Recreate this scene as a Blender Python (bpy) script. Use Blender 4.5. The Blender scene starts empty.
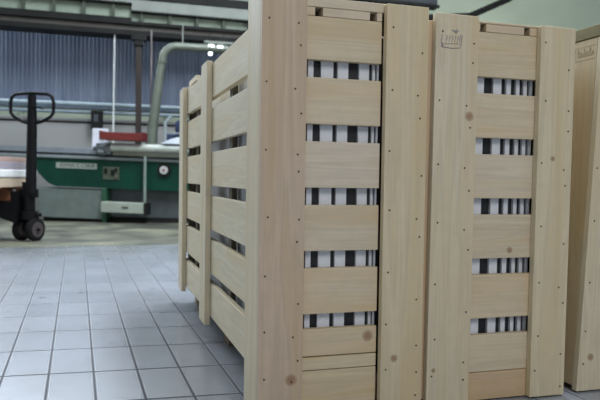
import bpy, bmesh, math, random
from mathutils import Vector, Matrix
random.seed(7)
S = bpy.context.scene
C = S.collection

# ---------------------------------------------------------------- camera
cam_d = bpy.data.cameras.new('camera'); cam = bpy.data.objects.new('camera', cam_d); C.objects.link(cam)
cam_d.sensor_width = 36; cam_d.lens = 36*660/600; cam_d.clip_start = .02; cam_d.clip_end = 200
yaw, roll, pitch = math.radians(17.1), .015, math.atan(23/660)
F0 = Vector((math.sin(yaw), math.cos(yaw), 0)); R0 = Vector((math.cos(yaw), -math.sin(yaw), 0)); U0 = Vector((0, 0, 1))
F = F0*math.cos(pitch)-U0*math.sin(pitch); U1 = U0*math.cos(pitch)+F0*math.sin(pitch)
R = R0*math.cos(roll)+U1*math.sin(roll); U = U1*math.cos(roll)-R0*math.sin(roll)
cam.matrix_world = Matrix(((R.x, U.x, -F.x, 0), (R.y, U.y, -F.y, 0), (R.z, U.z, -F.z, .6), (0, 0, 0, 1)))
cam_d.dof.use_dof = True; cam_d.dof.focus_distance = 1.75; cam_d.dof.aperture_fstop = 5.6
S.camera = cam

# ---------------------------------------------------------------- world and light
w = bpy.data.worlds.new('world'); S.world = w; w.use_nodes = True
bg = w.node_tree.nodes['Background']; bg.inputs[0].default_value = (.80, .92, 1.0, 1); bg.inputs[1].default_value = .31
def area(name, loc, target, sx, sy, power, col):
    l = bpy.data.lights.new(name, 'AREA'); l.shape = 'RECTANGLE'; l.size = sx; l.size_y = sy; l.energy = power; l.color = col
    o = bpy.data.objects.new(name, l); C.objects.link(o); o.location = loc
    o.rotation_euler = (Vector(target)-Vector(loc)).to_track_quat('-Z', 'Y').to_euler()
    return o
area('floor_fill_light', (-1.6, 5.0, 5.6), (-.9, 4.6, 0), 2.5, 3, 110, (.80, .90, 1.0))  # unseen area light, added to brighten the left of the floor
area('floor_shadow_light', (1.9, 4.2, 5.5), (1.9, 4.21, 0), .8, 6, 620, (.84, .92, 1.0))  # unseen light, added so the crates cast shade on the floor beside them
area('window_left', (-6.5, 2.6, 2.6), (0, 3.0, .6), 4, 2.4, 16, (.86, .94, 1.0))
area('front_fill_light', (.4, -2.6, 3.2), (.8, 1.5, .5), 2.4, 1.6, 68, (1.0, .965, .93))  # unseen fill light behind the camera, added for the crate fronts
area('floor_sheen_light', (-1.8, 10.0, 4.15), (-.6, 4.0, 0), 6.4, 1.5, 560, (.80, .90, 1.0))  # unseen light, added to put bright reflections on the tiles
area('wall_fill_light', (4.5, 7.0, 2.2), (6, 10.3, 4.0), 3, 1, 60, (.92, 1.0, .96))  # added light aimed upward to brighten the pale upper wall
S.view_settings.view_transform = 'Standard'; S.view_settings.look = 'None'
S.view_settings.exposure = 0; S.view_settings.gamma = 1; S.view_settings.use_curve_mapping = False

# ---------------------------------------------------------------- helpers
def box(bm, x0, x1, y0, y1, z0, z1, bev=0):
    r = bmesh.ops.create_cube(bm, size=1)
    vs = r['verts']
    for v in vs:
        v.co = Vector((x0+(v.co.x+.5)*(x1-x0), y0+(v.co.y+.5)*(y1-y0), z0+(v.co.z+.5)*(z1-z0)))
    if bev:
        es = list({e for v in vs for e in v.link_edges})
        bmesh.ops.bevel(bm, geom=es, offset=bev, segments=2, affect='EDGES', profile=.5)
def tube(bm, pts, r, n=14, caps=True, squash=1):
    pts = [Vector(p) for p in pts]; rings = []
    rs = r if isinstance(r, (list, tuple)) else [r]*len(pts)
    prev = None
    for i, p in enumerate(pts):
        d = ((pts[min(i+1, len(pts)-1)]-pts[max(i-1, 0)])).normalized()
        a = prev if prev is not None else (Vector((0, 0, 1)) if abs(d.z) < .9 else Vector((1, 0, 0)))
        u = (a-d*a.dot(d)).normalized(); prev = u; v = d.cross(u)
        rings.append([bm.verts.new(p+u*rs[i]*math.cos(2*math.pi*k/n)+v*rs[i]*squash*math.sin(2*math.pi*k/n)) for k in range(n)])
    for a, b in zip(rings, rings[1:]):
        for k in range(n): bm.faces.new((a[k], a[(k+1) % n], b[(k+1) % n], b[k]))
    if caps:
        bm.faces.new(rings[0][::-1]); bm.faces.new(rings[-1])
def prism(bm, poly, y0, y1):            # polygon in x,z pushed through y
    a = [bm.verts.new((x, y0, z)) for x, z in poly]; b = [bm.verts.new((x, y1, z)) for x, z in poly]
    bm.faces.new(a); bm.faces.new(b[::-1]); n = len(poly)
    for k in range(n): bm.faces.new((a[(k+1) % n], a[k], b[k], b[(k+1) % n]))
def obj(name, bm, mat, parent=None, smooth=False, center=False):
    bmesh.ops.recalc_face_normals(bm, faces=bm.faces)
    loc = Vector((0, 0, 0))
    if center:
        xs = [v.co for v in bm.verts]
        loc = Vector([(min(c[i] for c in xs)+max(c[i] for c in xs))/2 for i in range(3)])
        bmesh.ops.translate(bm, verts=bm.verts, vec=-loc)
    me = bpy.data.meshes.new(name); bm.to_mesh(me); bm.free()
    if smooth:
        for p in me.polygons: p.use_smooth = True
        me.set_sharp_from_angle(angle=math.radians(40))
    me.materials.append(mat)
    o = bpy.data.objects.new(name, me); C.objects.link(o); o.parent = parent; o.location = loc
    return o
def B(): return bmesh.new()
def tag(o, label=None, cat=None, group=None, kind=None):
    if label: o['label'] = label
    if cat: o['category'] = cat
    if group: o['group'] = group
    if kind: o['kind'] = kind
    return o
def thing(name, label, cat, loc, rz=0, group=None):
    o = bpy.data.objects.new(name, None); C.objects.link(o); o.location = loc; o.rotation_euler = (0, 0, rz)
    o.empty_display_size = .1
    return tag(o, label, cat, group)

class N:
    def __init__(s, name, rough=.6, metal=0, spec=.5):
        s.m = bpy.data.materials.new(name); s.m.use_nodes = True; s.t = s.m.node_tree; s.b = s.t.nodes['Principled BSDF']
        s.b.inputs['Roughness'].default_value = rough; s.b.inputs['Metallic'].default_value = metal
        s.b.inputs['Specular IOR Level'].default_value = spec
    def n(s, typ, **kw):
        x = s.t.nodes.new(typ)
        for k, v in kw.items(): setattr(x, k, v)
        return x
    def l(s, a, b): s.t.links.new(a, b)
    def math(s, op, a, b=None, c=None):
        x = s.n('ShaderNodeMath', operation=op)
        for i, v in enumerate((a, b, c)):
            if v is None: continue
            if isinstance(v, (int, float)): x.inputs[i].default_value = v
            else: s.l(v, x.inputs[i])
        return x.outputs[0]
    def ramp(s, fac, stops):
        x = s.n('ShaderNodeValToRGB'); cr = x.color_ramp
        while len(cr.elements) < len(stops): cr.elements.new(.5)
        for e, (p, c) in zip(cr.elements, stops): e.position = p; e.color = (*c, 1)
        s.l(fac, x.inputs[0]); return x.outputs[0]
    def mix(s, fac, a, b, typ='MIX'):
        x = s.n('ShaderNodeMix', data_type='RGBA', blend_type=typ)
        for i, v in ((0, fac), (6, a), (7, b)):
            if isinstance(v, (int, float)): x.inputs[i].default_value = v
            elif isinstance(v, tuple): x.inputs[i].default_value = (*v, 1)
            else: s.l(v, x.inputs[i])
        return x.outputs[2]
    def noise(s, scale, detail=3, vec=None, dist=0):
        x = s.n('ShaderNodeTexNoise'); x.inputs['Scale'].default_value = scale; x.inputs['Detail'].default_value = detail
        x.inputs['Distortion'].default_value = dist
        if vec is not None: s.l(vec, x.inputs['Vector'])
        return x.outputs['Fac']
    def coord(s, scale=(1, 1, 1), loc=(0, 0, 0), kind='Object'):
        t = s.n('ShaderNodeTexCoord'); m = s.n('ShaderNodeMapping')
        m.inputs['Scale'].default_value = scale; m.inputs['Location'].default_value = loc
        s.l(t.outputs[kind], m.inputs['Vector']); return m.outputs[0]
    def col(s, c): s.l(c, s.b.inputs['Base Color'])
    def bump(s, h, strength=.2, dist=.002):
        x = s.n('ShaderNodeBump'); x.inputs['Strength'].default_value = strength; x.inputs['Distance'].default_value = dist
        s.l(h, x.inputs['Height']); s.l(x.outputs[0], s.b.inputs['Normal'])

def plain(name, c, rough=.5, metal=0, var=.12, scale=8, spec=.5):
    m = N(name, rough, metal, spec); f = m.noise(scale, 4, m.coord())
    m.col(m.ramp(f, [(.3, tuple(x*(1-var) for x in c)), (.7, tuple(min(1, x*(1+var)) for x in c))]))
    return m.m

PINE = (.69, .61, .485)
def wood(axis, tint=(1, 1, 1), knots=(), seed=None, grain=1.0):
    """pine board, grain along the given axis; knots are (x, y, z, radius) in the board's own frame"""
    seed = random.random()*50 if seed is None else seed
    m = N('pine_board', .62, 0, .3)
    base = tuple(PINE[i]*tint[i] for i in range(3))
    sc = [16, 16, 16]; sc[axis] = 1.1
    v = m.coord(tuple(sc), (seed, seed*.7, seed*1.3))
    bands = m.noise(1.0, 2, v, .6)
    rings = m.math('FRACT', m.math('MULTIPLY', bands, 7))
    rings = m.math('ABSOLUTE', m.math('SUBTRACT', rings, .5))
    sc2 = [260, 260, 260]; sc2[axis] = 6
    fine = m.noise(1.0, 3, m.coord(tuple(sc2), (seed, 0, 0)))
    big = m.noise(2.2, 2, m.coord((1, 1, 1), (seed*2, seed, 0)))
    c = m.ramp(rings, [(.0, tuple(x*(1-.11*grain) for x in base)), (.28, base), (.5, tuple(min(1, x*1.05) for x in base))])
    c = m.mix(.30, c, m.ramp(fine, [(.3, tuple(x*.72 for x in base)), (.7, tuple(min(1, x*1.14) for x in base))]))
    c = m.mix(m.math('MULTIPLY', m.math('SUBTRACT', bands, .46), 2.8), c, (base[0]*.93, base[1]*.83, base[2]*.66))
    c = m.mix(m.math('MULTIPLY', m.math('SUBTRACT', big, .42), 1.1), c, (base[0]*1.0, base[1]*.90, base[2]*.76))
    mot = m.noise(38, 3, m.coord((1, 1, 1), (seed, 3, seed)))
    c = m.mix(m.ramp(mot, [(.45, (0, 0, 0)), (.75, (.3, .3, .3))]), c, tuple(x*.82 for x in base))
    for (x, y, z, r) in knots:
        vm = m.n('ShaderNodeVectorMath', operation='DISTANCE'); t = m.n('ShaderNodeTexCoord')
        m.l(t.outputs['Object'], vm.inputs[0]); vm.inputs[1].default_value = (x, y, z)
        d = m.math('ADD', m.math('DIVIDE', vm.outputs['Value'], r*1.35), m.math('MULTIPLY', m.noise(90, 2), .5))
        k = m.ramp(d, [(.35, (1, 1, 1)), (.85, (.55, .55, .55)), (1.6, (0, 0, 0))])
        ring = m.math('MULTIPLY', m.math('ABSOLUTE', m.math('SINE', m.math('MULTIPLY', d, 5))), .25)
        kc = m.mix(ring, (.25, .12, .055), (.42, .27, .15))
        c = m.mix(m.math('MULTIPLY', k, .85), c, kc)
    m.col(c); m.bump(fine, .25, .0008)
    return m.m

nail_mat = plain('nail_steel', (.06, .045, .035), .5, .3)
_nm = {}
def nails(parent, pts, y, r=.0024):
    for (x, z) in pts:
        if r not in _nm:
            bm = B(); tube(bm, [(0, .0004, 0), (0, -.0010, 0)], r, 10); _nm[r] = obj('nail_head', bm, nail_mat, parent)
            o = _nm[r]
        else:
            o = _nm[r].copy(); C.objects.link(o); o.parent = parent
        o.location = Vector((x, y, z))-parent.location
def board(parent, name, x0, x1, y0, y1, z0, z1, axis, tint=(1, 1, 1), knots=(), bev=.0015, label=None, grain=1.0):
    bm = B(); box(bm, x0, x1, y0, y1, z0, z1, bev)
    cx, cy, cz = (x0+x1)/2, (y0+y1)/2, (z0+z1)/2
    o = obj(name, bm, wood(axis, tint, [(a-cx, b-cy, c-cz, r) for a, b, c, r in knots], grain=grain), parent, center=True)
    if label: o['label'] = label
    return o

# ---------------------------------------------------------------- floor
m = N('clinker_tiles', .3, 0, .8)
t = m.n('ShaderNodeTexCoord'); sx = m.n('ShaderNodeSeparateXYZ'); m.l(t.outputs['Object'], sx.inputs[0])
X, Y = sx.outputs[0], sx.outputs[1]
u = m.math('DIVIDE', m.math('ADD', m.math('SUBTRACT', m.math('ADD', X, m.math('MULTIPLY', Y, .028)), .05), 12.75), .1275)
v = m.math('DIVIDE', m.math('ADD', m.math('SUBTRACT', m.math('ADD', Y, m.math('MULTIPLY', X, .06)), 2.078), 28.4), .284)
fu, fv = m.math('FRACT', u), m.math('FRACT', v)
du = m.math('MULTIPLY', m.math('MINIMUM', fu, m.math('SUBTRACT', 1, fu)), .1275)
dv = m.math('MULTIPLY', m.math('MINIMUM', fv, m.math('SUBTRACT', 1, fv)), .284)
d = m.math('MINIMUM', du, m.math('MULTIPLY', dv, .62))
grout = m.math('SUBTRACT', 1, m.math('SMOOTH_MIN', m.math('DIVIDE', d, .0068), 1, .2))
cid = m.n('ShaderNodeCombineXYZ'); m.l(m.math('FLOOR', u), cid.inputs[0]); m.l(m.math('FLOOR', v), cid.inputs[1])
wn = m.n('ShaderNodeTexWhiteNoise', noise_dimensions='3D'); m.l(cid.outputs[0], wn.inputs['Vector'])
tile = m.ramp(wn.outputs['Value'], [(0, (.24, .255, .285)), (1, (.285, .30, .335))])
stain = m.noise(3.5, 5, t.outputs['Object'], .4)
tile = m.mix(m.math('MULTIPLY', m.math('GREATER_THAN', stain, .0), m.ramp(stain, [(.42, (0, 0, 0)), (.85, (.55, .55, .55))])), tile, (.13, .135, .14))
spot = m.noise(9, 2, t.outputs['Object'], .2)
tile = m.mix(m.ramp(spot, [(.70, (0, 0, 0)), (.76, (.6, .6, .6))]), tile, (.07, .07, .075))
c = m.mix(m.math('MULTIPLY', m.math('MAXIMUM', grout, 0), .92), tile, (.05, .05, .055))
m.col(c)
dirt = m.math('MULTIPLY', m.math('MULTIPLY', m.math('SUBTRACT', Y, 4.7), .8), m.ramp(m.noise(2.6, 4, t.outputs['Object'], .5), [(.3, (.15, .15, .15)), (.65, (1, 1, 1))]))
dirt = m.math('MAXIMUM', 0, m.math('MINIMUM', dirt, .8))
c = m.mix(dirt, c, (.13, .135, .11)); m.col(c)
rg = m.ramp(m.math('ADD', m.math('MULTIPLY', stain, .1), m.math('MAXIMUM', grout, 0)), [(.05, (.25, .25, .25)), (.4, (.6, .6, .6)), (.7, (.9, .9, .9))]); m.l(m.math('SUBTRACT', .7, m.math('MULTIPLY', m.math('MAXIMUM', grout, 0), .7)), m.b.inputs['Specular IOR Level']); m.l(rg, m.b.inputs['Roughness'])
m.bump(m.math('MULTIPLY', grout, -1), .15, .001)
bm = B(); box(bm, -9, 10, -4, 5.75, -.1, 0)
tag(obj('floor', bm, m.m), kind='structure')
m = N('worn_concrete', .38, 0, .5)
f = m.noise(1.6, 5, m.coord(), .6); g = m.noise(6, 4, m.coord((1, 2.5, 1)))
c = m.ramp(f, [(.35, (.055, .055, .045)), (.5, (.13, .13, .10)), (.68, (.27, .26, .18))])
c = m.mix(m.ramp(g, [(.5, (0, 0, 0)), (.7, (.5, .5, .5))]), c, (.09, .09, .07)); m.col(c)
bm = B(); box(bm, -9, 10, 5.75, 10.6, -.1, -.001)
tag(obj('floor', bm, m.m), kind='structure')

# ---------------------------------------------------------------- back wall: painted masonry, profiled sheet above a plain dado
bm = B(); box(bm, -9, 12, 10.3, 10.5, 0, 6.5)
tag(obj('wall_back', bm, plain('pale_green_paint', (.53, .59, .46), .8, 0, .06, 1.2)), kind='structure')
m = N('blue_grey_sheet', .5, .1); f = m.noise(1.2, 4, m.coord((6, 1, .4)))
sepz = m.n('ShaderNodeSeparateXYZ'); tt = m.n('ShaderNodeTexCoord'); m.l(tt.outputs['Object'], sepz.inputs[0])
m.col(m.ramp(f, [(.3, (.125, .155, .225)), (.7, (.22, .26, .345))]))
bm = B(); n = 330; x0 = -9; prof = []
for i in range(n):
    x = x0+i*.056; prof += [(x, 0), (x+.022, 0), (x+.032, -.014), (x+.046, -.014)]
lo = [bm.verts.new((x, 10.22+y, 1.56)) for x, y in prof]; hi = [bm.verts.new((x, 10.22+y, 3.1)) for x, y in prof]
for i in range(len(prof)-1): bm.faces.new((lo[i], lo[i+1], hi[i+1], hi[i]))
lo2 = [bm.verts.new((x, 10.28, 1.56)) for x in (prof[0][0], prof[-1][0])]; hi2 = [bm.verts.new((x, 10.28, 3.1)) for x in (prof[0][0], prof[-1][0])]
bm.faces.new((lo2[0], lo2[1], hi2[1], hi2[0]))
tag(obj('wall_back', bm, m.m), kind='structure')
pane_m = bpy.data.materials.new('added_glow_pane'); pane_m.use_nodes = True
q_ = pane_m.node_tree.nodes['Principled BSDF']; q_.inputs['Emission Color'].default_value = (.85, .93, 1, 1); q_.inputs['Emission Strength'].default_value = 1.5  # pane glow added for the floor reflections
wf = B(); box(wf, -5.1, 1.5, 10.22, 10.3, 3.3, 3.38); box(wf, -5.1, 1.5, 10.22, 10.3, 4.92, 5.0)
for k in range(7): box(wf, -5.1+k*1.09, -5.04+k*1.09, 10.22, 10.3, 3.38, 4.92)
tag(obj('added_window_1', wf, plain('added_window_paint', (.2, .22, .2), .5)), kind='structure')  # window row added out of view as the source of the floor's sheen
bm = B(); box(bm, -5.04, 1.44, 10.27, 10.29, 3.38, 4.92); tag(obj('added_window_1', bm, pane_m), kind='structure')
bm = B(); box(bm, -9, 12, 10.12, 10.28, 0, 1.40, .01)
tag(obj('wall_back', bm, plain('grey_dado', (.33, .33, .32), .7, 0, .08, 2)), kind='structure')

# ---------------------------------------------------------------- steelwork overhead
dark_steel = plain('dark_steel', (.014, .014, .013), .65, .0, .3, 5, spec=.2)
brown_steel = plain('brown_steel', (.07, .062, .052), .6, .2, .2, 5)
green_web = plain('pale_green_steel', (.29, .35, .27), .55, .1, .12, 6)
grey_steel = plain('grey_green_steel', (.22, .24, .21), .55, .1, .1, 4)
g = thing('crane_girder', 'pale green riveted steel girder with dark flanges running overhead along the back wall', 'girder', (0, 9.5, 2.5))
gx0, gx1 = -7, 4.1
bm = B(); box(bm, gx0, gx1, -.14, .2, 0, .07, .004); obj('bottom_flange', bm, dark_steel, g)
bm = B(); box(bm, gx0, gx1, -.07, .12, .07, .15, .004); obj('lower_rail', bm, brown_steel, g)
bm = B(); box(bm, gx0, .44, -.12, .16, .15, .24, .004); box(bm, .44, gx1, -.12, .16, .15, .195, .004); obj('middle_flange', bm, dark_steel, g)
bm = B(); box(bm, gx0, .44, .0, .03, .24, .425); box(bm, .44, gx1, .0, .03, .195, .325); obj('web', bm, green_web, g)
bm = B(); box(bm, gx0, .44, -.12, .16, .425, .445, .002); box(bm, .44, gx1, -.12, .16, .325, .345, .002); obj('upper_flange', bm, dark_steel, g)
bm = B(); box(bm, gx0, .44, -.09, .12, .445, .50, .004); box(bm, .44, gx1, -.09, .12, .345, .50, .004); obj('top_chord', bm, grey_steel, g)
bm = B(); box(bm, gx0, gx1, -.10, .14, .50, .62, .004); obj('top_rail', bm, dark_steel, g)
stf = plain('stiffener_steel', (.055, .07, .05), .6, .1)
k = 0; x = -1.32-.38*8
while x < gx1-.1:
    bm = B(); box(bm, x-.022, x+.022, -.08, .0, .24 if x < .44 else .195, .425 if x < .44 else .325); obj('stiffener', bm, stf, g); x += .38
p = thing('roof_beam', 'dark steel roof beam high above the front wooden crate', 'beam', (0, 9.5, 3.3))
bm = B(); box(bm, 2.2, 5.15, -.1, .1, .0, .04, .004); obj('flange', bm, dark_steel, p)
bm = B(); box(bm, 2.2, 5.15, -.02, .02, .04, .36); obj('web', bm, plain('slate_steel', (.05, .055, .065), .6), p)
bm = B(); box(bm, 2.2, 5.15, -.1, .1, .36, .4, .004); obj('flange', bm, dark_steel, p)
bm = B(); tube(bm, [(4.9, 9.4, 3.12), (5.7, 9.4, 3.22), (6.4, 9.4, 3.55), (7.0, 9.4, 3.95)], .05)
tag(obj('roof_brace', bm, dark_steel, smooth=True), 'dark slanting pipe brace under the pale green upper wall', 'brace')
# brown post
p = thing('steel_post', 'dark brown upright steel post rising behind the red tray to the girder', 'post', (.53, 9.22, 0))
br = plain('rust_brown_steel', (.028, .018, .014), .6, .2, .25, 6)
bm = B(); box(bm, -.038, .038, -.035, -.025, 0, 2.4); box(bm, -.038, .038, .025, .035, 0, 2.4); box(bm, -.008, .008, -.025, .025, 0, 2.4); obj('column', bm, br, p)
bm = B(); box(bm, -.10, .10, -.07, .07, 2.4, 2.48, .005); box(bm, -.06, .06, -.06, .06, 2.33, 2.4, .005); obj('head_plate', bm, dark_steel, p)
bm = B(); box(bm, -.12, .12, -.1, .1, 0, .015, .003); obj('base_plate', bm, dark_steel, p)
bm = B(); tube(bm, [(.70, 9.28, 0), (.70, 9.28, 2.57)], .012)
tag(obj('conduit_pipe', bm, plain('rosy_grey_pipe', (.24, .21, .21), .5), smooth=True), 'thin pinkish grey conduit just right of the brown post', 'pipe')
# extraction duct
p = thing('extraction_duct', 'grey green round extraction duct bending right under the girder', 'duct', (.72, 9.0, 0))
dm = plain('duct_metal', (.15, .17, .135), .45, .3, .15, 5)
pts = [(-.03, 0, .98), (-.02, 0, 1.2), (.03, 0, 1.6), (.08, 0, 2.0), (.10, 0, 2.12)]
for k in range(1, 8):
    a = math.radians(180-k*90/7.); pts.append((.10+.2+.2*math.cos(a), 0, 2.12+.2*math.sin(a)))
pts += [(.7, 0, 2.325), (1.2, 0, 2.33), (2.2, 0, 2.34)]
bm = B(); tube(bm, pts, [.075, .07, .062, .055]+[.055]*(len(pts)-4), 20); obj('pipe', bm, dm, p, True)
for z, xx in ((1.25, -.014), (1.7, .0425), (2.1, .0975)):
    bm = B(); tube(bm, [(xx, 0, z-.012), (xx, 0, z+.012)], .072 if z < 1.5 else .065, 20); obj('joint_collar', bm, dm, p, True)
bm = B(); tube(bm, [(.37, 0, 2.25), (.37, 0, 2.62)], .009); obj('hanger_rod', bm, grey_steel, p)
bm = B(); tube(bm, [(.03, .16, 0), (.035, .16, 1.1), (.11, .16, 2.2)], .012); obj('drop_pipe', bm, plain('pale_pipe', (.45, .46, .46), .5), p, True)
# fluorescent lamp under the girder
p = thing('ceiling_lamp', 'small lamp with bright white tubes under the girder above the crate corner', 'lamp', (1.5, 8.75, 2.28))
em = bpy.data.materials.new('lit_tube'); em.use_nodes = True
b_ = em.node_tree.nodes['Principled BSDF']; b_.inputs['Emission Color'].default_value = (.9, .97, 1, 1); b_.inputs['Emission Strength'].default_value = 4
bm = B(); box(bm, -.16, .22, -.05, .05, .06, .09, .005); obj('housing', bm, grey_steel, p)
bm = B(); tube(bm, [(-.10, 0, .035), (-.03, 0, .035)], .014); obj('tube', bm, em, p)
bm = B(); tube(bm, [(.02, 0, .03), (.09, 0, .03)], .014); obj('tube', bm, em, p)
bm = B(); tube(bm, [(-.10, 0, -.07), (-.055, 0, -.07)], .02); obj('bulb', bm, em, p)
for x, z0, z1 in ((-.078, -.05, .06), (.1, .08, .26), (-.09, .08, .26)):
    bm = B(); tube(bm, [(x, 0, z0), (x, 0, z1)], .004); obj('wire', bm, dark_steel, p)
# pipes along the wall
bp = plain('pale_blue_pipe', (.24, .30, .33), .4, .1)
for z, r, nm in ((1.57, .035, 'upper of two pale blue pipes running along the back wall'), (1.46, .028, 'lower and thinner of two pale blue pipes running along the back wall')):
    bm = B(); tube(bm, [(-8, 10.0, z), (8, 10.0, z+.05)], r)
    for k in range(-7, 8, 2): box(bm, k-.015, k+.015, 9.99, 10.2, z-.01+.003*k, z+.012+.003*k)
    tag(obj('wall_pipe', bm, bp, smooth=True), nm, 'pipe')
bm = B(); box(bm, -8, 8, 10.115, 10.12, 1.33, 1.36)
tag(obj('cable_tray', bm, dark_steel), 'thin dark cable tray along the top of the grey wall dado', 'tray')
p = thing('control_box', 'dark square control box on the back wall behind the white paper', 'box', (-.02, 10.0, 1.25))
bm = B(); box(bm, -.07, .1, -.07, .10, 0, .26, .01); obj('body', bm, dark_steel, p)
bm = B(); box(bm, -.03, .03, -.08, -.07, .1, .2, .003); obj('door', bm, plain('slate', (.06, .07, .09), .5), p)
bm = B(); tube(bm, [(.205, 9.42, 0), (.21, 9.42, 1.6), (.22, 9.42, 2.51)], .011)
tag(obj('air_hose', bm, plain('white_hose', (.72, .75, .72), .5), smooth=True), 'thin white vertical hose from the girder down behind the red tray', 'hose')

# ---------------------------------------------------------------- green woodworking machine
a = math.radians(-20); TILT = -.026
mc = thing('panel_machine', 'long green woodworking machine with grey base and pale sliding table', 'machine', (-.683, 8.849, 0), a)
sh = Matrix(((1, 0, 0, 0), (0, 1, 0, 0), (TILT, 0, 1, 0), (0, 0, 0, 1)))   # the bed runs slightly out of level
green = N('machine_green', .45, 0, .25); f = green.noise(3, 4, green.coord()); green.col(green.ramp(f, [(.3, (.003, .036, .022)), (.7, (.004, .058, .034))])); green = green.m
def mo(name, bm, mat, smooth=False, par=None, lab=None):
    bmesh.ops.transform(bm, matrix=sh, verts=bm.verts)
    o = obj(name, bm, mat, par or mc, smooth)
    if lab: o['label'] = lab
    return o
ML = 3.0
poly = [(-.05, .80), (-.05, .66), (-.02, .60), (.05, .53), (.12, .475), (.2, .445), (ML, .445), (ML, .80)]
bm = B(); prism(bm, poly, 0, .55); mo('body', bm, green)
bm = B(); box(bm, -2.2, ML, -.03, .6, .80, .835, .004); mo('bed_edge', bm, plain('bed_metal', (.30, .34, .35), .35, .4))
bm = B(); box(bm, -2.2, ML, .06, .58, .835, .865, .004); mo('bed_gap', bm, plain('bed_dark', (.05, .055, .06), .5))
bm = B(); box(bm, -2.2, .78, .03, .6, .865, .935, .006); mo('side_table', bm, plain('table_grey', (.28, .31, .34), .35, .4))
bm = B(); box(bm, -.03, .79, .02, .5, .05, .42, .01); mo('base_cabinet', bm, plain('base_grey', (.14, .175, .16), .5), lab='pale grey green base cabinet')
bm = B(); box(bm, .79, .85, -.02, .5, .0, .44, .008); mo('base_post', bm, plain('dark_green', (.02, .085, .045), .4))
bm = B(); box(bm, .85, ML, .14, .5, .05, .445, .005); mo('recessed_base', bm, plain('recess_grey', (.085, .10, .105), .55))
bm = B(); box(bm, 0, ML-.02, .10, .48, -.0, .06); o = obj('plinth', bm, dark_steel, mc)
bm = B(); box(bm, -2.15, -2.05, .1, .5, 0, .80); mo('table_leg', bm, plain('leg_grey', (.12, .13, .13), .5))
# arm box with cap and label
bm = B(); box(bm, .83, 1.36, -.16, .02, .155, .285, .008); arm = mo('arm_box', bm, plain('arm_pale', (.34, .38, .32), .45), lab='pale horizontal arm box')
bm = B(); box(bm, 1.36, 1.40, -.165, .02, .145, .29, .006); mo('end_cap', bm, dark_steel, par=arm)
bm = B(); box(bm, 1.09, 1.17, -.162, -.158, .208, .236); mo('mark', bm, plain('mark_dark', (.07, .09, .06), .6), par=arm)
bm = B(); tube(bm, [(1.355, -.09, .26), (1.355, -.09, .86)], .018); mo('support_rod', bm, plain('rod_grey', (.22, .27, .24), .4), True)
# sign on body
sg = B(); box(sg, .205, .725, -.008, 0, .675, .745, .002); sg = mo('name_plate', sg, plain('plate_pale', (.34, .38, .34), .5), lab='pale name plate')
def text(body, size, loc, rot, mat, parent, name='lettering', ext=.0008, sx=1):
    cu = bpy.data.curves.new(name, 'FONT'); cu.body = body; cu.size = size; cu.extrude = ext; cu.align_x = 'CENTER'; cu.align_y = 'CENTER'
    to = bpy.data.objects.new(name, cu); C.objects.link(to)
    dg = bpy.context.evaluated_depsgraph_get(); me = bpy.data.meshes.new_from_object(to.evaluated_get(dg))
    bpy.data.objects.remove(to); me.materials.clear(); me.materials.append(mat)
    o = bpy.data.objects.new(name, me); C.objects.link(o); o.parent = parent; o.location = loc; o.rotation_euler = rot; o.scale = (sx, 1, 1)
    return o
tr = (math.radians(90), .026, 0)
text('IDMA', .066, (.35, -.0095, .71+TILT*.35), tr, plain('ink_red', (.06, .03, .03), .6), sg, sx=1.15)
text('CORR', .062, (.585, -.0095, .71+TILT*.585), tr, plain('ink_green', (.03, .05, .035), .6), sg, sx=1.4)
bm = B(); box(bm, .80, 1.01, -.012, 0, .555, .715, .003); pn = mo('control_panel', bm, plain('olive_panel', (.075, .095, .065), .5))
for (x, z, s, c_) in ((.84, .66, .03, dark_steel), (.93, .645, .034, dark_steel), (.97, .60, .022, plain('knob_tan', (.16, .15, .11), .5)), (.97, .68, .02, dark_steel)):
    bm = B(); box(bm, x-s*.7, x+s*.7, -.026, -.012, z-s, z+s, .003); mo('switch', bm, c_, par=pn)
bm = B(); tube(bm, [(1.575, 0, .70), (1.575, -.03, .70)], .085, 28); gd = mo('dial', bm, dark_steel, True, lab='dark round hand dial')
bm = B(); tube(bm, [(1.575, -.03, .70), (1.575, -.045, .70)], .05, 24); mo('dial_face', bm, plain('dial_pale', (.55, .56, .54), .4), True, gd, 'pale dial centre')
bm = B(); tube(bm, [(1.575, -.045, .70), (1.575, -.06, .70)], .014, 12); mo('hub', bm, plain('hub_red', (.3, .05, .05), .5), True, gd)
# sliding carriage
bm = B(); tube(bm, [(.93, -.06, .955), (ML, -.06, .97)], .052, 20); tb = mo('carriage_beam', bm, plain('beam_pale', (.52, .55, .50), .35, .2), True, lab='pale rounded carriage beam')
bm = B(); box(bm, .95, ML, -.09, .0, .855, .905, .006); mo('carriage_rail', bm, plain('olive_rail', (.09, .095, .07), .5))
cg = plain('cast_grey', (.11, .13, .13), .45, .4)
bm = B(); box(bm, .74, .93, -.10, .10, .86, .97, .012); tube(bm, [(.70, -.06, .93), (.93, -.06, .99)], .025); tube(bm, [(.78, -.12, .88), (.86, -.12, .88)], .035); tube(bm, [(.72, -.02, .98), (.86, .02, 1.0)], .018); mo('end_bearing', bm, cg, True)
def mpt(x, y, z): return Matrix.Translation((-.683, 8.849, 0)) @ Matrix.Rotation(a, 4, 'Z') @ sh @ Vector((x, y, z))
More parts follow.
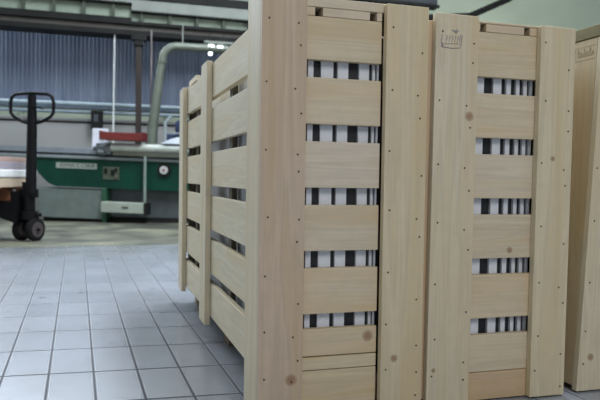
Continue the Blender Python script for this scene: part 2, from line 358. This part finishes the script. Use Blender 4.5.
# things on the machine
def onm(o, x, y, z): o.location = mpt(x, y, z); o.rotation_euler = (0, 0.026, a); return o
t_ = thing('parts_tray', 'rust red metal tray lying on the left end of the carriage beam', 'tray', (0, 0, 0)); onm(t_, .845, -.06, 1.04)
red = plain('rust_red', (.15, .018, .014), .5, 0, .15)
bm = B(); box(bm, 0, .46, -.12, .12, 0, .02, .003); box(bm, -.02, .48, -.125, -.11, .0, .095, .004); box(bm, -.02, .48, .11, .125, .0, .095, .004); obj('tray_body', bm, red, t_)
bm = B(); box(bm, -.035, -.02, -.12, .12, .01, .11, .003); obj('end_plate', bm, red, t_)
bm = B(); box(bm, .48, .495, -.12, .12, .01, .11, .003); obj('end_plate', bm, red, t_)
bm = B(); box(bm, 0, .205, 0, .008, 0, .26, .001); pp = obj('paper_sheet', bm, plain('white_paper', (.78, .78, .86), .7)); onm(pp, .60, .16, .936)
tag(pp, 'white paper sheet propped upright on the table left of the red tray', 'paper')
bm = B(); box(bm, .09, .15, -.001, 0, .10, .16); obj('print', bm, plain('print_grey', (.35, .42, .42), .7), pp)
bm = B(); tube(bm, [(0, 0, 0), (0, 0, .05), (0, 0, .08)], [.045, .045, .02], 16); pp = obj('glue_bottle', bm, plain('yellow_plastic', (.62, .52, .24), .5), smooth=True); onm(pp, .92, -.06, 1.061)
tag(pp, 'small pale yellow pot standing in the red tray in front of the white hose', 'pot')
bm = B()
for k in range(9):
    x = k*.03
bm2 = [(0, .0), (.26, .0), (.26, .085), (.20, .078), (.12, .055), (.05, .02)]
prism(bm, bm2, 0, .16); pp = obj('machine_cover', bm, plain('white_plastic', (.72, .78, .86), .4)); onm(pp, 1.55, -.12, 1.025)
tag(pp, 'white wedge shaped cover on the carriage beam next to the crate corner', 'cover')
p = thing('motor_housing', 'dark blue motor housing behind the machine right of the duct', 'motor', mpt(1.62, .85, 0)+Vector((0, 0, .042)), a)
db = plain('dark_blue', (.03, .045, .10), .5, 0, .2)
bm = B(); box(bm, -.22, .5, -.2, .2, 0, 1.15, .02); obj('cabinet', bm, db, p)
bm = B(); box(bm, -.1, .45, -.15, .15, 1.15, 1.34, .05); obj('hood', bm, db, p, True)
bm = B(); tube(bm, [(-.2, -.23, 1.04), (-.2, -.23, 1.3), (-.12, -.23, 1.38)], .02); tube(bm, [(-.1, -.23, 1.15), (.1, -.23, 1.17)], .01); obj('hose', bm, plain('pale_hose', (.35, .4, .42), .5), p, True)

# ---------------------------------------------------------------- pallet jack with load
fa = math.radians(160)     # fork direction
j = thing('pallet_jack', 'black pallet jack with a tall looped handle beside the green machine', 'pallet jack', (-.58, 6.3, 0))
blk = plain('black_paint', (.006, .006, .007), .5, 0, .2, spec=.15)
ha = Matrix.Rotation(math.radians(-22), 4, 'Z')
def jo(name, bm, mat, M=None, smooth=True, par=None, lab=None):
    if M is not None: bmesh.ops.transform(bm, matrix=M, verts=bm.verts)
    o = obj(name, bm, mat, par or j, smooth)
    if lab: o['label'] = lab
    return o
hx = .03
bm = B(); tube(bm, [(hx, -.02, .42), (hx, .0, 1.0), (hx, .0, 1.29)], [.048, .044, .036], 16, squash=.8); jo('handle_shaft', bm, blk, ha)
bm = B()
loop = [(hx, 0, 1.03), (hx-.09, 0, 1.055), (hx-.165, 0, 1.095), (hx-.195, 0, 1.13), (hx-.198, 0, 1.22), (hx-.185, 0, 1.27), (hx-.15, 0, 1.295), (hx, 0, 1.305),
        (hx+.15, 0, 1.295), (hx+.185, 0, 1.27), (hx+.198, 0, 1.22), (hx+.195, 0, 1.13), (hx+.165, 0, 1.095), (hx+.09, 0, 1.055), (hx, 0, 1.03)]
tube(bm, loop, .015, 10, False); jo('handle_loop', bm, blk, ha)
bm = B(); tube(bm, [(hx, -.02, 1.19), (hx+.08, -.03, 1.175), (hx+.12, -.03, 1.165)], .009, 8); jo('release_lever', bm, blk, ha)
bm = B(); tube(bm, [(0, 0, .20), (0, 0, .52)], .055, 20); tube(bm, [(0, 0, .19), (0, 0, .26)], .085, 20); box(bm, -.07, .07, -.05, .05, .38, .46, .01); box(bm, -.11, .11, -.03, .03, .215, .245, .006); jo('pump', bm, blk, ha)
rub = plain('dark_rubber', (.010, .010, .010), .7, spec=.15)
rim = plain('tyre_side', (.07, .058, .06), .6, spec=.2)
wa = Matrix.Rotation(math.radians(-38), 4, 'Z')
for s in (-1, 1):
    bm = B(); tube(bm, [(s*.075-.024, 0, .1), (s*.075-.02, 0, .1), (s*.075+.02, 0, .1), (s*.075+.024, 0, .1)], [.09, .1, .1, .09], 32); wh = jo('wheel', bm, rub, wa)
    bm = B(); tube(bm, [(s*.075-.028, 0, .1), (s*.075+.028, 0, .1)], .068, 24); hb = jo('wheel_disc', bm, rim, wa, par=wh)
bm = B(); tube(bm, [(-.12, 0, .1), (.12, 0, .1)], .014, 12); box(bm, -.045, .045, -.03, .03, .08, .2, .01); jo('axle', bm, blk, wa)
FM = Matrix.Rotation(fa, 4, 'Z')
bm = B(); prism(bm, [(.06, .16), (.24, .22), (.24, .345), (.10, .348), (.10, .44), (.06, .44)], -.13, .13); jo('front_frame', bm, blk, FM)
for s in (-1, 1):
    bm = B(); box(bm, .2, 1.35, s*.19-.08, s*.19+.08, .29, .35, .008); jo('fork', bm, blk, FM)
    bm = B(); tube(bm, [(1.22, s*.19-.04, .04), (1.22, s*.19+.04, .04)], .04, 20); box(bm, 1.18, 1.26, s*.19-.045, s*.19-.04, .04, .29); box(bm, 1.18, 1.26, s*.19+.04, s*.19+.045, .04, .29); jo('load_roller', bm, rub, FM)
# pallet and load
pl = thing('pallet', 'red brown wooden pallet raised on the black pallet jack forks', 'pallet', (-.58, 6.3, .352)); pl.rotation_euler = (0, 0, fa)
rb = wood(0, (.40, .20, .13)); rb2 = wood(1, (.42, .15, .11))
for k in range(3):
    bm = B(); box(bm, .16, 1.36, -.4+k*.365, -.33+k*.365, .0, .018); obj('runner', bm, rb, pl)
    for q in (.16, .71, 1.24):
        bm = B(); box(bm, q, q+.12, -.4+k*.365, -.33+k*.365, .018, .10); obj('block', bm, rb, pl)
for k in range(7):
    bm = B(); box(bm, .16+k*.183, .26+k*.183, -.4, .4, .10, .12, .002); obj('deck_board', bm, rb2, pl)
def load(name, x0, x1, y0, y1, z0, z1, mat, label, cat, bev=.004):
    o = thing(name, label, cat, (-.58, 6.3, z0)); o.rotation_euler = (0, 0, fa)
    bm = B(); box(bm, x0, x1, y0, y1, 0, z1-z0, bev); return o, obj('body', bm, mat, o)
cb, _ = load('cardboard_box', .11, 1.3, -.38, .38, .473, .555, plain('beige_card', (.58, .46, .34), .7), 'flat beige cardboard box lying on the red brown pallet', 'box')
bm = B(); box(bm, .42, .56, .38, .384, .04, .046); obj('print', bm, plain('print_brown', (.2, .16, .13), .7), cb)
o, b1 = load('plastic_sheet', .10, 1.32, -.39, .39, .556, .628, plain('glossy_white_film', (.92, .92, .92), .15), 'glossy white film wrapped stack on the cardboard box', 'sheet', .012)
o, b1 = load('board_stack', .11, 1.3, -.37, .37, .629, .695, plain('lilac_board', (.40, .36, .41), .5), 'grey lilac boards under the pinkish top board of the pallet load', 'boards')
o, b1 = load('plank', .12, 1.28, -.36, .36, .696, .735, plain('pink_plank', (.50, .34, .29), .6), 'pinkish brown board on top of the pallet load', 'board')
bm = B(); box(bm, .36, .372, .345, .352, .0, .03); obj('mark', bm, dark_steel, o)

# ---------------------------------------------------------------- wooden crates
white_lam = plain('white_laminate', (.80, .83, .90), .4, 0, .03)
def crate(loc, Wd, posts, slat_x, tops, sh_, slat_top, bottoms, top_z, post_z, tint, label, knots, L=1.63, side=True, rail_gaps=(), stile_y=None):
    c = thing('slatted_crate', label, 'crate', loc)
    # posts (front upright boards)
    for (x0, x1, z0, z1, tn, kn, npts) in posts:
        o = board(c, 'front_post', x0, x1, 0, .02, z0, z1, 2, tn, kn)
        nails(o, npts, 0)
    # front slats
    edges = []
    zt = slat_top
    for k, t0 in enumerate(tops):
        tn = [(1.0, 1.0, 1.02), (.97, .95, .93), (1.0, .96, .90), (.98, .96, .94), (.96, .93, .85), (1, .97, .92)][(k+int(Wd*10)) % 6]
        board(c, 'front_slat', slat_x[0]-.05, slat_x[1], .021, .04, t0, zt, 0, tuple(a*b for a, b in zip(tint, tn)), [q for q in knots if t0 <= q[2] <= zt])
        zt = t0-sh_
    for (z0, z1, tn) in bottoms:
        board(c, 'bottom_rail', slat_x[0]-.05, slat_x[1], .021, .04, z0, z1, 0, tn, [q for q in knots if z0 <= q[2] <= z1])
    # top rail made of spacer blocks with two dark slots, and a lid strip
    zs = slat_top
    xs = [slat_x[0]-.05, rail_gaps[0][0], rail_gaps[0][1], rail_gaps[1][0], rail_gaps[1][1], slat_x[1]]
    for q in (0, 2, 4):
        board(c, 'spacer_block', xs[q], xs[q+1], .021, .06, zs+.001, zs+.022, 0, (tint[0]*.98, tint[1]*.93, tint[2]*.89))
    board(c, 'slot_shade_board', .045, Wd-.045, .062, .072, zs-.024, zs+.022, 0, (.14, .13, .12))  # dark-tinted backing, added so the two slots look shaded
    nl = 7; wl = (L-.03)/nl
    for k in (0, nl-1):
        board(c, 'lid_board', .042, Wd-.042, .021+k*wl, .021+(k+1)*wl-.006, zs+.023, top_z, 0, tint)
    return c

def sidewall(c, x_out, dirn, L, tops, sh_, ztop, zbot, stiles, tint, wavy=False):
    """slatted long side; x_out is the outer face of the stiles, dirn +1 when the crate lies to the right of it"""
    xs = (x_out, x_out+.02*dirn); xb = (x_out+.021*dirn, x_out+.040*dirn)
    for (y0, y1, z0, z1) in stiles:
        board(c, 'side_stile', min(xs), max(xs), y0, y1, z0, z1, 2, (tint[0], tint[1], tint[2]))
    zt = ztop
    for k, t0 in enumerate(list(tops)+[zbot]):
        a0, a1 = min(xb), max(xb)
        tn = tuple(a*b for a, b in zip(tint, [(1, 1, .98), (.98, .98, .96), (1.02, 1, .98)][k % 3]))
        if k == 0 and wavy:
            bm = B(); poly = [(.021, t0), (.021, zt)]
            for q in range(24):
                y = .021+(L-.03)*(q+1)/24; dz = 0
                if .93 < y < 1.5: dz = -.014*math.sin((y-.93)/.57*math.pi)
                poly.append((y, zt+dz))
            poly.append((L-.009, t0))
            va = [bm.verts.new((a0, y, z)) for y, z in poly]; vb = [bm.verts.new((a1, y, z)) for y, z in poly]
            bm.faces.new(va); bm.faces.new(vb[::-1]); n = len(poly)
            for i in range(n): bm.faces.new((va[(i+1) % n], va[i], vb[i], vb[(i+1) % n]))
            obj('side_slat', bm, wood(1, tn), c, center=True)
        else:
            board(c, 'side_slat', a0, a1, .021, L-.009, t0, zt, 1, tn)
        zt = t0-sh_
    # inner cleats that hold the slats together
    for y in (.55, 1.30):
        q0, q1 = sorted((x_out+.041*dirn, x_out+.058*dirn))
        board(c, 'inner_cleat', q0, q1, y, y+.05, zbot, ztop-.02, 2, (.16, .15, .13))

def skids(c, Wd, L, ybs=(.75, 1.5)):
    for x in (.08, Wd-.16):
        board(c, 'skid', x, x+.08, .045, L-.02, .03, .07, 1, (.42, .38, .33))
    for y in (.06,)+tuple(ybs):
        for x in (.075, Wd-.165): board(c, 'foot_block', x, x+.09, y, y+.09, 0, .03, 0, (.32, .26, .20))
    nl = 6; wl = (L-.1)/nl
    for k in range(nl): board(c, 'floor_board', .06, Wd-.05, .045+k*wl, .045+(k+1)*wl-.008, .071, .088, 0, (.8, .75, .7))
def rear(c, Wd, L, top):
    for x in (.06, Wd-.10): board(c, 'corner_post', x, x+.04, L-.05, L-.041, .09, top-.02, 2, (.2, .19, .16))
    board(c, 'corner_post', .0405, .059, L-.14, L-.041, .09, top-.02, 2, (.16, .15, .13))
    z = .1
    while z < top-.1:
        board(c, 'rear_slat', .042, Wd-.042, L-.04, L-.02, z, z+.113, 0, (.8, .78, .72)); z += .155

def pn_(x0, x1, levels, edge=.012):
    out = []
    for z in levels:
        out += [(x0+edge+random.uniform(0, .008), z+.035+random.uniform(-.01, .01)), (x1-edge-random.uniform(0, .008), z-.03+random.uniform(-.01, .01))]
        if random.random() < .6: out.append((x1-edge-random.uniform(.0, .02), z+.02))
    return out
L = 1.63
T1 = [.8885-.1572*k for k in range(5)]; lv1 = [z+.06 for z in T1]+[.19, .08]
Y0 = 1.526
# crate 1 (front, local origin at world x .37)
P1 = [(.0, .112, .018, 1.06, (.86, .77, .73), [(.083, 0, .105, .016)], pn_(0, .112, lv1)),
      (.320, .436, .018, 1.036, (1.0, .97, .86), [(.357, 0, .140, .011)], pn_(.320, .436, lv1))]
c1 = crate((.37, Y0, 0), .438, P1, (.115, .316), T1, .043, .994, [(.154, .222, (1.0, .95, .86)), (.119, .151, (1, .96, .84)), (.016, .117, (.98, .92, .8))], 1.040, 1.04, (1, 1, 1),
           'nearest slatted pine crate, its long side facing the open tiled floor', [(.292, .02, .197, .016)], rail_gaps=((.138, .158), (.283, .302)))
sidewall(c1, 0, 1, L, [z-.010 for z in T1], .037, 1.0, .095, [(.021, .155, .015, 1.05), (.825, .955, .062, 1.008), (1.495, 1.625, .07, .996)], (.97, .97, .91), True)
sidewall(c1, .436, -1, L, T1, .04, 1.01, .095, [(.021, .155, .02, 1.03), (.79, .94, .062, 1.02), (1.49, 1.625, .07, 1.012)], (.95, .93, .82))
skids(c1, .438, L); rear(c1, .438, L, 1.0)
# crate 2 (local origin at world x .812)
T2 = [.8745-.1622*k for k in range(5)]; lv2 = [z+.06 for z in T2]+[.14, .05]
P2 = [(.009, .134, .008, 1.026, (1.0, .99, .93), [(.112, 0, .765, .014), (.028, 0, .10, .007)], pn_(.009, .134, lv2)),
      (.326, .437, .004, 1.018, (1.0, .98, .87), [(.375, 0, .66, .008)], pn_(.326, .437, lv2))]
c2 = crate((.812, Y0, 0), .440, P2, (.137, .345), T2, .044, .992, [(.080, .181, (1.0, .96, .88)), (.003, .078, (.93, .80, .68))], 1.021, 1.03, (1, .985, .95),
           'middle slatted pine crate with a black stamp on its left front post', [(.264, .02, .409, .010)], rail_gaps=((.157, .175), (.293, .311)))
sidewall(c2, .002, 1, L, T2, .04, 1.0, .1, [(.021, .155, .02, 1.01), (.79, .94, .062, 1.0), (1.49, 1.625, .07, 1.0)], (.95, .82, .72))
sidewall(c2, .438, -1, L, T2, .04, 1.0, .1, [(.021, .155, .02, 1.0), (.79, .94, .062, 1.0), (1.49, 1.625, .07, 1.0)], (.95, .93, .82))
skids(c2, .44, L); rear(c2, .44, L, 1.0)
# stamp: outlined box with a wheat ear and figures, ink as thin strokes
ink = plain('stamp_ink', (.34, .33, .33), .7)
def stamp(c, ox, oy, oz, s, rotm=None, name='stamp'):
    bm = B()
    def st(pts, r=.0012):
        tube(bm, [(ox+p[0]*s, oy-.0006, oz+p[1]*s) for p in pts], r, 6)
    st([(-.9, .45), (-1, -.1), (-.95, -.6), (0, -.68), (.8, -.6), (.95, -.2), (1, .5)])
    st([(-.9, -.35), (-.2, -.3), (.8, -.25)], .0008)
    st([(-.95, -.25), (-.85, -.55)], .002)
    for q in range(5):
        x = -.55+q*.27; st([(x, -.15), (x+.12, .25+.12*(q % 2)), (x+.05, .42)], .0007)
        st([(x+.02, .1), (x+.2, .28)], .0006)
    st([(.85, .55), (.78, -.1)], .0011)
    st([(.2, .8), (.45, .95), (.6, .8), (.4, .65), (.2, .8)], .0014); st([(.0, .88), (.4, .75), (.7, .85)], .0012)
    o = obj(name, bm, ink, c); o['label'] = 'grey black ink stamp'; return o
stamp(c2, .060, 0, .958, .030)
bm = B()
# crate 3: taller look, leaning a little to the right
LX = 1.300
c3 = thing('slatted_crate', 'right hand pine crate cut off by the frame edge, racked slightly right', 'crate', (LX, Y0+.010, 0))
W3 = .46
for (x0, x1, tn, kn) in ((.0, .13, (1, 1, .93), [(.045, 0, .10, .012)]), (.33, .46, (1, .98, .9), [])):
    o = board(c3, 'front_post', x0, x1, 0, .02, .004, 1.03, 2, tn, kn)
    nails(o, pn_(x0, x1, lv2), 0)
zt = .99
for t0 in T2: board(c3, 'front_slat', .08, .38, .021, .04, t0, zt, 0); zt = t0-.044
board(c3, 'front_slat', .08, .38, .021, .04, .07, zt, 0)
for x in (0, W3-.02):
    board(c3, 'side_stile', x, x+.02, .021, .17, .016, 1.01, 2, (.80, .74, .60), label='tan side board with a faint stamp' if x == 0 else None)
    board(c3, 'side_stile', x, x+.02, .79, .94, .05, 1.0, 2, (.85, .8, .7)); board(c3, 'side_stile', x, x+.02, 1.49, 1.625, .05, 1.0, 2, (.85, .8, .7))
    xx = .021 if x == 0 else W3-.04; zt = .98
    for t0 in T2+[.1]: board(c3, 'side_slat', xx, xx+.019, .021, L-.01, t0, zt, 1, (.9, .86, .75)); zt = t0-.04
board(c3, 'top_batten', -.004, .02, .0, L-.02, 1.011, 1.045, 1, (.28, .27, .14), label='batten along the top edge, dark olive tint standing for shade')  # shade under the cap is put into the dark tint
for k in range(7): board(c3, 'lid_board', .022, W3, .021+k*.228, .243+k*.228, 1.0, 1.018, 0, (.7, .66, .5))
for x in (.05, W3-.13): board(c3, 'skid', x, x+.08, .045, L-.02, .0, .045, 1, (.6, .52, .45))
for k in range(6): board(c3, 'floor_board', .06, W3-.05, .045+k*.25, .285+k*.25, .046, .062, 0, (.8, .75, .7))
bm = B()
for k in range(6): tube(bm, [(-.0006, .03+k*.012, .960), (-.0006, .036+k*.012, .976+.01*(k % 2)), (-.0006, .040+k*.012, .962)], .0007, 6)
tube(bm, [(-.0006, .025, .952), (-.0006, .11, .952), (-.0006, .11, .99), (-.0006, .025, .99)], .0006, 6)
o = obj('stamp', bm, plain('faint_ink', (.46, .42, .33), .7), c3); o['label'] = 'faint grey stamp'
def rack(o, root, k):
    for ch in [q for q in bpy.data.objects if q.parent == o]:
        rack(ch, root, k)
        if ch.type == 'MESH':
            z0 = ch.location.z if ch.parent == root else ch.location.z+ch.parent.location.z
            if ch.name.startswith('nail_head'): ch.location.x += k*z0; continue
            for v in ch.data.vertices: v.co.x += k*(v.co.z+z0)
for ch in bpy.data.objects:
    if ch.parent == c2 and ch.name.startswith('front_post'): ch.rotation_euler = (0, .0065, 0); ch.location.x += .003
rack(c3, c3, .055)

# ---------------------------------------------------------------- white panels inside the crates, dark fillers for the shade between
def panel(x0, x1, y0, y1, z1, label, group):
    bm = B(); box(bm, x0, x1, y0, y1, .0, z1-.089, .001)
    o = obj('panel_or_gap_shade', bm, white_lam); o.location = (0, 0, .089)
    tag(o, label, 'panel', group)
ordn = ['first', 'second', 'third', 'fourth', 'fifth', 'sixth', 'seventh', 'eighth']
def pset(xs, where, group):
    for k, (x0, x1) in enumerate(xs):
        panel(x0*1.0335, x1*1.0335, Y0+.048, Y0+L-.06, .965, '%s white board from the left standing on edge in %s' % (ordn[k], where), group)
panel(.440, .450, Y0+.30, Y0+L-.06, .955, 'white laminated board inside the nearest crate, seen through its long side slots', 'boards inside the nearest crate')
pset([(.484, .498), (.517, .549), (.560, .588), (.616, .643), (.652, .659), (.664, .669)], 'the nearest crate', 'boards inside the nearest crate')
pset([(.945, .969), (.997, .1022*10), (1.037, 1.051), (1.067, 1.078), (1.090, 1.101), (1.110, 1.118)], 'the middle crate', 'boards inside the middle crate')

gap_shade_mat = plain('gap_shade', (.015, .016, .022), .5)  # near-black fillers standing in for shade between the white boards
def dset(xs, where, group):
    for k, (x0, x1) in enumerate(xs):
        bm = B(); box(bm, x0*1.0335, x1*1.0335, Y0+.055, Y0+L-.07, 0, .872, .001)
        o = obj('panel_or_gap_shade', bm, gap_shade_mat); o.location = (0, 0, .089)
        tag(o, '%s dark filler from the left, added as gap shade between boards in %s' % (ordn[k], where), 'panel', group)
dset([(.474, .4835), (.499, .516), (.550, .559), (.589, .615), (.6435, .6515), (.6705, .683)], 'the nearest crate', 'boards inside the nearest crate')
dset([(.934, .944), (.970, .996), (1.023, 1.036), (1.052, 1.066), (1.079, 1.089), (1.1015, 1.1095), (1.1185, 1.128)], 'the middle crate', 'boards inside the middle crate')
